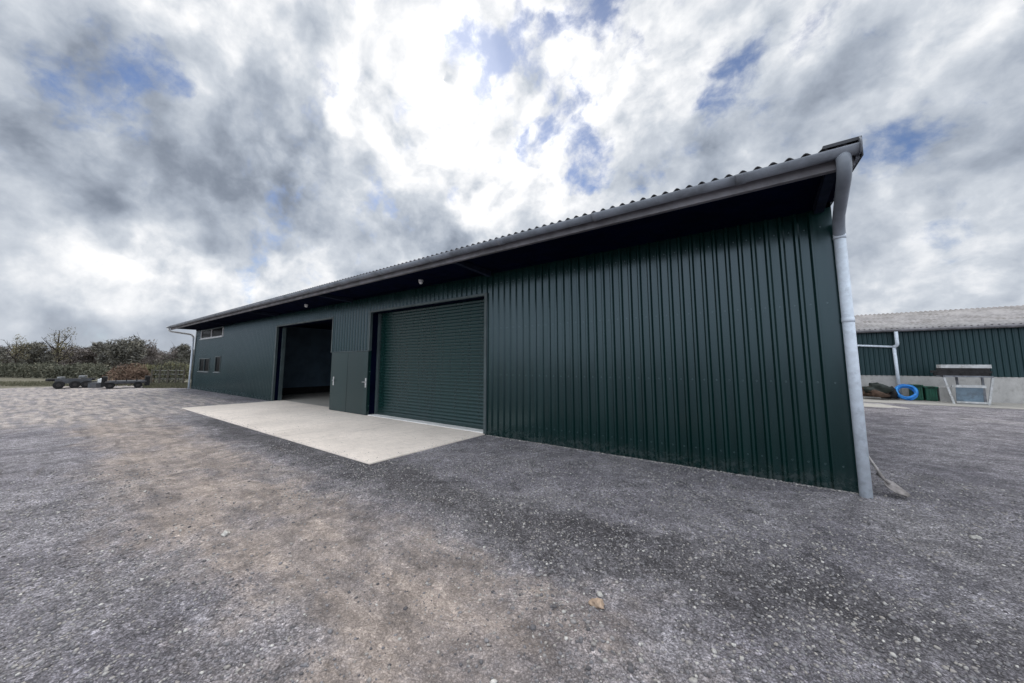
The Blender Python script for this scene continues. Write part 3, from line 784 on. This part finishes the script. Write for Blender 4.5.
def tree(px, depth, hgt, wid, label, crown_mat, seed, n=2600, sz=.16, group='bare trees beyond the yard', z0=.06):
    x, y = at(px, depth); r_ = np.random.default_rng(seed)
    e = empty('tree', (x, y, 0), label, 'tree', group)
    mb = MB(); th = hgt*.5
    lean = r_.uniform(-.25, .25, 2)
    mb.tube([(0, 0, -.1), (lean[0]*.4, lean[1]*.4, th*.5), (lean[0], lean[1], th), (lean[0]*1.4, lean[1]*1.3, hgt*.82)], [hgt*.026, hgt*.02, hgt*.014, hgt*.004], 8)
    ends = []
    for k in range(11):
        a = r_.uniform(0, 6.28); zb = th*r_.uniform(.5, 1.35); L = wid*r_.uniform(.28, .5)
        p0 = np.array([lean[0]*min(zb/th, 1.2), lean[1]*min(zb/th, 1.2), zb])
        p2 = p0 + np.array([math.cos(a)*L, math.sin(a)*L, hgt*r_.uniform(.12, .32)]); p2[2] = min(p2[2], hgt*.97)
        p1 = (p0+p2)/2 + np.array([0, 0, -hgt*.02])
        mb.tube([p0, p1, p2], [hgt*.010, hgt*.006, hgt*.002], 5)
        for q_ in range(3):
            s = r_.uniform(.4, .95); b0 = p0*(1-s)+p2*s; b2 = b0 + r_.normal(size=3)*np.array([.12, .12, .1])*wid + np.array([0, 0, hgt*.06])
            mb.tube([b0, (b0+b2)/2, b2], [hgt*.004, hgt*.003, hgt*.001], 4)
    t_ = mb.build('trunk', m_bark); t_.parent = e
    P = cloud(n, wid, hgt, hgt*z0, seed+7, 13)
    V, F = tris(P, sz, seed+9, 2.6, .5)
    nparray_mesh('crown', V, F, crown_mat, e)
TL = [  # px, depth, h, w, material, look
    (8, 70, 6.4, 7.0, m_twig, 'broad bare brown tree at the far left end of the tree line'),
    (38, 62, 5.6, 6.0, m_twig_g, 'dark ivy clad tree left of the tall pale birch'),
    (72, 78, 6.6, 8.0, m_twig, 'bare brown tree just right of the tall pale birch'),
    (92, 70, 6.0, 6.5, m_twig, 'bare brown tree left of the two dark tallest trees'),
    (112, 62, 6.7, 7.0, m_twig_g, 'dark dense tree above the left end of the flat trailer'),
    (131, 58, 6.3, 6.5, m_twig_g, 'dark dense tree directly behind the russet bush'),
    (147, 72, 6.3, 6.0, m_twig, 'bare brown tree right of the dark dense pair'),
    (160, 92, 5.6, 7.0, m_twig, 'low distant bare tree in the dip of the tree line'),
    (176, 80, 6.0, 6.5, m_twig, 'bare tree left of the white corner pipe'),
    (188, 72, 6.0, 6.0, m_twig_g, 'dark tree half hidden behind the workshop corner'),
    (-25, 60, 5.5, 7.0, m_twig_g, 'dark tree at the very edge of the tree line'),
]
for k, (px, dp_, h_, w_, mt, lb) in enumerate(TL):
    tree(px, dp_, h_, w_, lb, mt, 100+k*13, 3600 if mt is m_twig else 3600, .15 if mt is m_twig else .18)
tree(60, 40, 6.6, 2.6, 'tall thin pale birch with bare yellowish twigs at the left', m_pale, 700, 750, .06, 'pale birches', .2)
tree(20, 42, 5.2, 2.4, 'shorter pale birch further left behind the hedge', m_pale, 720, 700, .06, 'pale birches', .2)
# field hedge
def hedge(px0, px1, d0, d1, h_, label, mat, seed, n, sz=.12, dep=1.2):
    r_ = np.random.default_rng(seed); a = np.array(at(px0, d0)); b = np.array(at(px1, d1))
    s = r_.uniform(size=n); P = np.zeros((n, 3)); P[:, :2] = a + (b-a)*s[:, None] + r_.normal(size=(n, 2))*dep*.33
    L = np.linalg.norm(b-a); top = h_*(.84 + .10*np.sin(s*L*.9+seed) + .08*np.sin(s*L*2.3+1) + .06*np.sin(s*L*5) + .05*np.sin(s*L*11))
    P[:, 2] = top*r_.uniform(size=n)**.8
    c = (a+b)/2; P[:, :2] -= c
    V, F = tris(P, sz, seed+1, 2.0, .6)
    o = nparray_mesh('hedge', V, F, mat); o.location = (c[0], c[1], 0); tag(o, label, 'hedge')
hedge(-40, 112, 44, 36, 1.62, 'long rough grey green hedge behind the scrap trailer', m_hedge, 41, 16000, .10)
m_hedge2 = M_leaf('yellow_hedge', [(0, (.08, .078, .04)), (.6, (.20, .19, .11)), (1, (.36, .33, .20))])
hedge(148, 196, 36, 36, 1.6, 'rough hedge behind the thin saplings by the workshop corner', m_hedge2, 43, 6000, .10)
hedge(-60, 215, 96, 92, 3.6, 'distant brown hedgerow far behind the bare trees', m_twig, 47, 14000, .30, 3.0)
# russet bush
x, y = at(134, 27); bush = empty('bush', (x, y, 0), 'rounded russet brown bush behind the flat trailer', 'bush')
mb = MB()
for k in range(14):
    a = 6.28*k/14; mb.tube([(0, 0, 0), (.5*math.cos(a), .5*math.sin(a), .6), (1.1*math.cos(a), 1.0*math.sin(a), 1.0)], [.03, .02, .006], 5)
t_ = mb.build('stem', m_bark); t_.parent = bush
r_ = np.random.default_rng(5); n = 5200; d = r_.normal(size=(n, 3)); d /= np.linalg.norm(d, axis=1)[:, None]; d *= r_.uniform(size=(n, 1))**.4; d[:, 2] = np.abs(d[:, 2])
ang = np.arctan2(d[:, 1], d[:, 0]); k = 1 + .12*np.sin(3*ang) + .1*np.sin(7*ang+d[:, 2]*5)
V, F = tris(np.stack([d[:, 0]*1.55*k, d[:, 1]*1.3*k, .05+d[:, 2]*1.42*k], 1), .07, 6, 2.2, .8); nparray_mesh('foliage', V, F, m_rust, bush)
# saplings and posts beside the workshop
for k, (px, dp_, h_) in enumerate(((158, 28, 1.75), (163.5, 27.2, 2.0), (168, 28.5, 1.8), (172.5, 27.6, 2.1), (177, 28, 1.85), (182, 27.4, 2.15), (186.5, 28.3, 1.9))):
    x, y = at(px, dp_); r_ = np.random.default_rng(900+k)
    ord_ = ('first', 'second', 'third', 'fourth', 'fifth', 'sixth', 'seventh')[k]
    e = empty('sapling', (x, y, 0), f'thin leafy sapling, {ord_} in the row counted from the flat trailer towards the workshop', 'sapling', 'saplings in a row by the workshop corner')
    mb = MB(); mb.tube([(0, 0, -.05), (.03, .02, h_*.5), (r_.uniform(-.1, .1), .03, h_)], [.035, .025, .008], 6)
    for q_ in range(7):
        a = r_.uniform(0, 6.28); z = h_*r_.uniform(.3, .9); mb.tube([(.02, .01, z), (.25*math.cos(a), .25*math.sin(a), z+.25)], [.010, .004], 4)
    t_ = mb.build('trunk', m_bark); t_.parent = e
    P = r_.normal(size=(420, 3))*np.array([.17, .17, h_*.28]); P[:, 2] = np.clip(P[:, 2] + h_*.5, .04, h_*1.05)
    P[:110, 2] = r_.uniform(.02, .5, 110)
    V, F = tris(P, .05, 930+k, 2.0, .7); nparray_mesh('crown', V, F, m_hedge, e)
# wire fence in front of the saplings
fn = empty('wire_fence', (*at(172, 26), 0), 'post and wire fence between the flat trailer and the workshop corner', 'fence')
pts = [at(px, 26.0) for px in (155, 163, 171, 179, 187)]
for k, (x, y) in enumerate(pts):
    mb = MB(); mb.box((x-.045, y-.045, -.1), (x+.045, y+.045, 1.15+.05*math.sin(k*3)), .008); mb.build('post', m_post, fn)
for z in (.45, .8, 1.08):
    mb = MB(); mb.tube([(x, y, z) for x, y in pts], .006, 5); mb.build('wire', m_steel, fn)
# rough grass along the edge of the yard
n = 7000; r_ = np.random.default_rng(77)
s = r_.uniform(size=n); px = 148 + 46*s; dpt = r_.uniform(22.8, 27, n)
P = np.array([at(a, b) for a, b in zip(px, dpt)]); P = np.concatenate([P, np.zeros((n, 1))], 1)
s2 = r_.uniform(size=6000); P2 = np.array([at(a, b) for a, b in zip(-60+215*s2, r_.uniform(24.5, 30, 6000))]); P2 = np.concatenate([P2, np.zeros((6000, 1))], 1)
Pg = np.concatenate([P, P2])
Pg = Pg[(Pg[:, 0] < XL-.5)]
V, F = tris(Pg, .035, 78, 4.2, 2.6)
V[:, 2] = np.maximum(V[:, 2], -.01)
g = nparray_mesh('grass', V, F, m_grass); tag(g, 'rough tufted grass along the far edge of the yard', 'grass', kind='stuff')

# ------------------------------------------------------------------ trailers at the far left
m_bed = M_simple('trailer_grey', (.075, .08, .09), .6, .3, 4, .1, dirt=(.07, .06, .055))
m_rim = M_simple('rusty_rim', (.035, .032, .032), .7, .3, 9)
def wheel(parent, c, axis, r, w, name='wheel'):
    c = np.array(c); axis = np.array(axis)/np.linalg.norm(axis)
    mb = MB(); mb.tube([c-axis*w/2, c-axis*w*.42, c+axis*w*.42, c+axis*w/2], [r*.86, r, r, r*.86], 20)
    wh = mb.build(name, m_black, parent)
    mb = MB(); mb.tube([c-axis*(w/2+.01), c+axis*(w/2+.01)], r*.42, 14); mb.build('rim', m_rim, wh)
def across(pa, pb, dep):
    """a line square to the line of sight, cut by two sight lines"""
    c = np.array([*at((pa+pb)/2, dep), 0.]); g = c - np.array([*CAMP[:2], 0]); Lg = np.linalg.norm(g); g /= Lg
    d = np.array([g[1], -g[0], 0]); e = []
    for px in (pa, pb):
        v = np.array([*at(px, dep), 0.]) - np.array([*CAMP[:2], 0]); v /= np.linalg.norm(v); e.append(Lg*(v@d)/(v@g))
    c = c + d*(e[0]+e[1])/2
    return d, -g, e[1]-e[0], c
    p = np.array([*p, 0.]); q = np.array([*q, 0.]); d = q-p; L = np.linalg.norm(d); d /= L; n_ = np.array([-d[1], d[0], 0]); return p, d, n_, L
d, n_, L, c = across(107.5, 152.5, 22.8)
fl = empty('flatbed_trailer', tuple(c), 'long low flat trailer with black upright end boards below the russet bush', 'trailer')
Z = np.array([0, 0, 1.])
mb = MB(); mb.obox(c+Z*.44, (L/2-.1, .62, .05), (d, n_, Z)); mb.obox(c+Z*.35+n_*.5, (L/2-.15, .04, .045), (d, n_, Z)); mb.obox(c+Z*.35-n_*.5, (L/2-.15, .04, .045), (d, n_, Z)); mb.build('bed', m_bed, fl)
for s in (-1, 1):
    mb = MB(); mb.obox(c+d*s*(L/2-.06)+Z*.46, (.11, .60, .30), (d, n_, Z)); mb.build('end_board', m_black, fl)
for s in (-.45, .35):
    for w in (-1, 1): wheel(fl, c+d*s*1.5+n_*w*.5+Z*.2, n_, .2, .16)
mb = MB(); mb.obox(c-d*(L/2+.2)+Z*.35, (.3, .04, .04), (d, n_, Z)); mb.build('drawbar', m_bed, fl)
for k in range(5):
    mb = MB(); o_ = c + d*(-.9+.45*k); mb.obox(o_+n_*.6+Z*.55, (.02, .02, .1), (d, n_, Z)); mb.build('stake', m_black, fl)
d, n_, L, c = across(60, 96, 23.0)
st = empty('scrap_trailer', tuple(c), 'low dark farm trailer carrying tyres and drums at the far left', 'trailer')
mb = MB(); mb.obox(c+Z*.38, (L/2, .7, .06), (d, n_, Z)); mb.obox(c+Z*.5-n_*.68, (L/2, .03, .1), (d, n_, Z)); mb.obox(c+Z*.5+n_*.68, (L/2, .03, .1), (d, n_, Z)); mb.build('bed', m_bed, st)
for s in (-.85, .1, .8):
    for w in (-1, 1): wheel(st, c+d*s*L*.45+n_*w*.76+Z*.24, n_, .24, .18)
mb = MB(); mb.obox(c+d*(L/2+.35)+Z*.36, (.4, .04, .04), (d, n_, Z)); mb.build('drawbar', m_bed, st)
for k, (s, w, r) in enumerate(((-.7, -.2, .3), (-.05, .2, .32), (.55, -.1, .28))):
    cc = c + d*s*1.2 + n_*w + Z*.445
    mb = MB(); ring = [cc + r*.72*(d*math.cos(a)+n_*math.sin(a)) + Z*.1 for a in np.linspace(0, 6.28318, 20)[:-1]]
    mb.tube(ring, r*.3, 8, closed=True); o = mb.build('tyre', m_black); tag(o, 'old black tyre lying flat on the low scrap trailer', 'tyre', 'tyres on the scrap trailer')
m_drum = M_simple('pale_drum', (.20, .205, .21), .5, .3, 6, dirt=(.1, .09, .08))
for k, (s, w, rr, h_, lb) in enumerate(((-.35, -.35, .16, .3, 'grey metal drum on the left half of the scrap trailer'), (.25, -.4, .18, .36, 'grey metal drum on the right half of the scrap trailer'))):
    cc = c + d*s*1.5 + n_*w + Z*.441
    mb = MB(); mb.tube([cc, cc+Z*.02, cc+Z*h_*.5, cc+Z*(h_*.5+.02), cc+Z*(h_-.02), cc+Z*h_], [rr, rr*1.04, rr, rr*1.04, rr*1.04, rr*.97], 16); o = mb.build('drum', m_drum); tag(o, lb, 'drum')
x, y = at(101, 23)
mb = MB(); mb.box((-.28, -.22, .0), (.28, .22, .3), .02); mb.box((-.30, -.24, .3), (.30, .24, .34), .01); o = mb.build('crate', m_bed); o.location = (x, y, .0); o.rotation_euler.z = .6; tag(o, 'grey crate on the ground between the two trailers', 'crate')
x, y = at(105.5, 23.6)
mb = MB(); mb.box((-.15, -.15, .0), (.15, .15, .55), .02); mb.tube([(0, 0, .55), (0, 0, .6)], .06, 12); o = mb.build('water_container', m_white); o.location = (x, y, 0); tag(o, 'white plastic water container beside the flat trailer', 'container')

# ------------------------------------------------------------------ world
SUN_AZ, SUN_EL = R(-48), R(41)         # azimuth from +Y towards +X
w = bpy.data.worlds.new('World'); S.world = w; w.use_nodes = True
t = N(w.node_tree); t.n.clear()
sky = t.n.new('ShaderNodeTexSky'); sky.sky_type = 'NISHITA'; sky.sun_disc = False
sky.sun_elevation = SUN_EL; sky.sun_rotation = SUN_AZ; sky.air_density = 1.0; sky.dust_density = .6; sky.ozone_density = 1.5
D = t.new('ShaderNodeTexCoord').outputs['Generated']
D = t.vm('NORMALIZE', D)
sp = t.new('ShaderNodeSeparateXYZ', {0: D}); dz = t.m('MAXIMUM', sp.outputs[2], 0.0)
Dq = t.vm('MULTIPLY', D, (1.05, 1.2, 1.2))
def blobdir(az, el):
    a, e = R(az), R(el); return (math.sin(a)*math.cos(e), math.cos(a)*math.cos(e), math.sin(e))
wn = t.vm('SUBTRACT', t.noise(Dq, 3.2, 5, .6, out=1), (.5, .5, .5))
Dw = t.vm('NORMALIZE', t.vm('ADD', D, t.vm('MULTIPLY', wn, (.36, .36, .32))))
f_, cy_, pt_, yaw_ = 344.438, 327.141, .105, -.624
fw3 = np.array([math.sin(yaw_)*math.cos(pt_), math.cos(yaw_)*math.cos(pt_), math.sin(pt_)]); r3 = np.array([math.cos(yaw_), -math.sin(yaw_), 0]); u3_ = np.cross(r3, fw3)
def blob(az, el, r0, r1, amp):
    return t.m('MULTIPLY', t.step(t.vm('DOT_PRODUCT', Dw, blobdir(az, el)), math.cos(R(r1)), math.cos(R(r0))), amp)
def addall(l):
    o = l[0]
    for k in l[1:]: o = t.m('ADD', o, k)
    return o
SUND = blobdir(-48, 41)
to_sun = t.vm('NORMALIZE', t.vm('SUBTRACT', SUND, D))
def cloud_at(shift):
    """cloud thickness; shift = a step towards the sun, for the lit and shaded sides of each puff"""
    q = t.vm('ADD', Dq, t.vm('MULTIPLY', to_sun, (shift, shift*1.2, shift*1.2)))
    q = t.vm('ADD', q, t.vm('MULTIPLY', wn, (.10, .10, .10)))
    a_ = t.noise(t.vm('ADD', q, (3.1, 1.7, .4)), 2.6, 3, .5)
    b_ = t.noise(t.vm('ADD', q, (7.3, 2.2, 4)), 6.0, 8, .57)
    def puff(sc):
        v = t.n.new('ShaderNodeTexVoronoi'); v.feature = 'F1'; v.inputs['Scale'].default_value = sc
        v.inputs['Detail'].default_value = 1.5; v.inputs['Roughness'].default_value = .55
        v.normalize = True
        t.put(v.inputs['Vector'], t.vm('ADD', q, t.vm('MULTIPLY', wn2, (.10, .10, .10)))); return t.m('SUBTRACT', 1.0, v.outputs['Distance'])
    p_ = puff(5.5)
    return addall([t.m('MULTIPLY', a_, .40), t.m('MULTIPLY', b_, .40), t.m('MULTIPLY', t.m('SUBTRACT', p_, .12), .34)])
wn2 = t.vm('SUBTRACT', t.noise(Dq, 9.0, 3, .6, out=1), (.5, .5, .5))
n0 = cloud_at(0.0); n1 = cloud_at(.035)
relief = t.m('SUBTRACT', n0, n1)
n_fine = t.noise(Dq, 21.0, 4, .62)
# thick, grey cloud bases / thin bright cloud / gaps of blue, by direction
THICK = [(-76, 23, 2, 18, .07), (-69, 31, 0, 7, .08), (-59, 27, 0, 9, .10), (-84, 19, 1, 11, .06), (-50, 22, 0, 8, .06), (2, 29, 2, 14, .04)]
THIN = [(-50, 42, 3, 22, -.08), (-53, 35, 1, 10, -.06), (-38, 32, 2, 12, -.07), (-26, 46, 2, 13, -.06), (-24, 27, 2, 11, -.07), (-86, 43, 2, 13, -.09), (-82, 9, 1, 8, -.06), (14, 9, 1, 10, -.06)]
GAP = [(-88, 29, 0, 6, .13), (-41, 43, 0, 5, .15), (-31, 45, 0, 6, .19), (-27, 38, 0, 6, .20), (-22, 30, 0, 7, .21), (-34, 35, 0, 5, .14), (-22, 48, 0, 6, .15), (3, 36, 0, 7, .18), (-12, 46, 0, 6, .12), (14, 24, 0, 5, .11), (60, 40, 0, 14, .1), (150, 50, 0, 16, .12)]
thick = t.m('ADD', n0, addall([blob(*b) for b in THICK + THIN]))
sung = t.step(t.vm('DOT_PRODUCT', D, SUND), math.cos(R(34)), math.cos(R(3)))
br = t.m('SUBTRACT', .74, t.m('MULTIPLY', t.step(thick, .49, .80), .54))
br = t.m('ADD', br, t.m('MULTIPLY', relief, 3.3))
br = t.m('ADD', br, t.m('MULTIPLY', t.m('SUBTRACT', .5, n_fine), .16))
br = t.m('ADD', br, t.m('MULTIPLY', sung, .20))
backk = t.step(t.vm('DOT_PRODUCT', D, (.58, -.81, 0)), -.25, .5)  # unseen sky behind the camera, brightness added to light yard and facade
overk = t.step(sp.outputs[2], .77, .92)  # unseen sky overhead, likewise brightened to light the ground
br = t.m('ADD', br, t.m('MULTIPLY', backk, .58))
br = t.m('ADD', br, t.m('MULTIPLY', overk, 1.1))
br = t.m('MAXIMUM', br, .05)
ccol = t.ramp(t.m('MULTIPLY', br, .7), [(0, (.18, .215, .275)), (.14, (.265, .305, .375)), (.28, (.41, .46, .54)), (.44, (.63, .675, .74)), (.60, (.97, .98, 1.0)), (1, (1.95, 1.92, 1.88))])
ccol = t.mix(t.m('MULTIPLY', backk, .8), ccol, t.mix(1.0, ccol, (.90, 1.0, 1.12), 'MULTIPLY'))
gap = t.m('ADD', t.m('SUBTRACT', 1.0, t.noise(t.vm('ADD', t.vm('ADD', Dq, t.vm('MULTIPLY', wn, (.10, .10, .10))), (7.3, 2.2, 4)), 6.4, 8, .62)), addall([blob(*b) for b in GAP]))
gapf = t.step(gap, .56, .78)
skyc = t.mix(1.0, sky.outputs[0], (.058, .070, .092), 'MULTIPLY')
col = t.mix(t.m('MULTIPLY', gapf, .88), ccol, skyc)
# haze at the horizon
hz = t.step(sp.outputs[2], .14, .0)
col = t.mix(t.m('MULTIPLY', hz, .45), col, (.62, .66, .72))
STR = .10
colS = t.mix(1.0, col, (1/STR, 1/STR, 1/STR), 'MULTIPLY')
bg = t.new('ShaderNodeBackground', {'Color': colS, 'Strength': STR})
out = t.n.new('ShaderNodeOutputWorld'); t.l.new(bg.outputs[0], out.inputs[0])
# world lighting sampled as a map
w.cycles.sampling_method = 'MANUAL'; w.cycles.sample_map_resolution = 512

sl = bpy.data.lights.new('sun', 'SUN'); sl.energy = 1.5; sl.angle = R(40); sl.color = (1, .96, .9)
so = bpy.data.objects.new('sun', sl); COL.objects.link(so)
from mathutils import Vector, Matrix
sd = Vector((math.sin(SUN_AZ)*math.cos(SUN_EL), math.cos(SUN_AZ)*math.cos(SUN_EL), math.sin(SUN_EL)))
so.rotation_euler = sd.to_track_quat('Z', 'Y').to_euler(); so.location = (-30, 30, 40)

# ------------------------------------------------------------------ camera
cd = bpy.data.cameras.new('camera'); cam = bpy.data.objects.new('camera', cd); COL.objects.link(cam)
cd.sensor_width = 36; cd.lens = f_/1024*36; cd.shift_y = -(341.5-cy_)/1024
cd.clip_start = .05; cd.clip_end = 6000
Mx = Matrix((Vector(r3), Vector(u3_), Vector(-fw3))).transposed().to_4x4(); Mx.translation = Vector(CAMP)
cam.matrix_world = Mx
S.camera = cam
S.view_settings.view_transform = 'Standard'; S.view_settings.look = 'None'; S.view_settings.exposure = 0
S.cycles.use_denoising = True
S.cycles.max_bounces = 5; S.cycles.diffuse_bounces = 3; S.cycles.glossy_bounces = 2
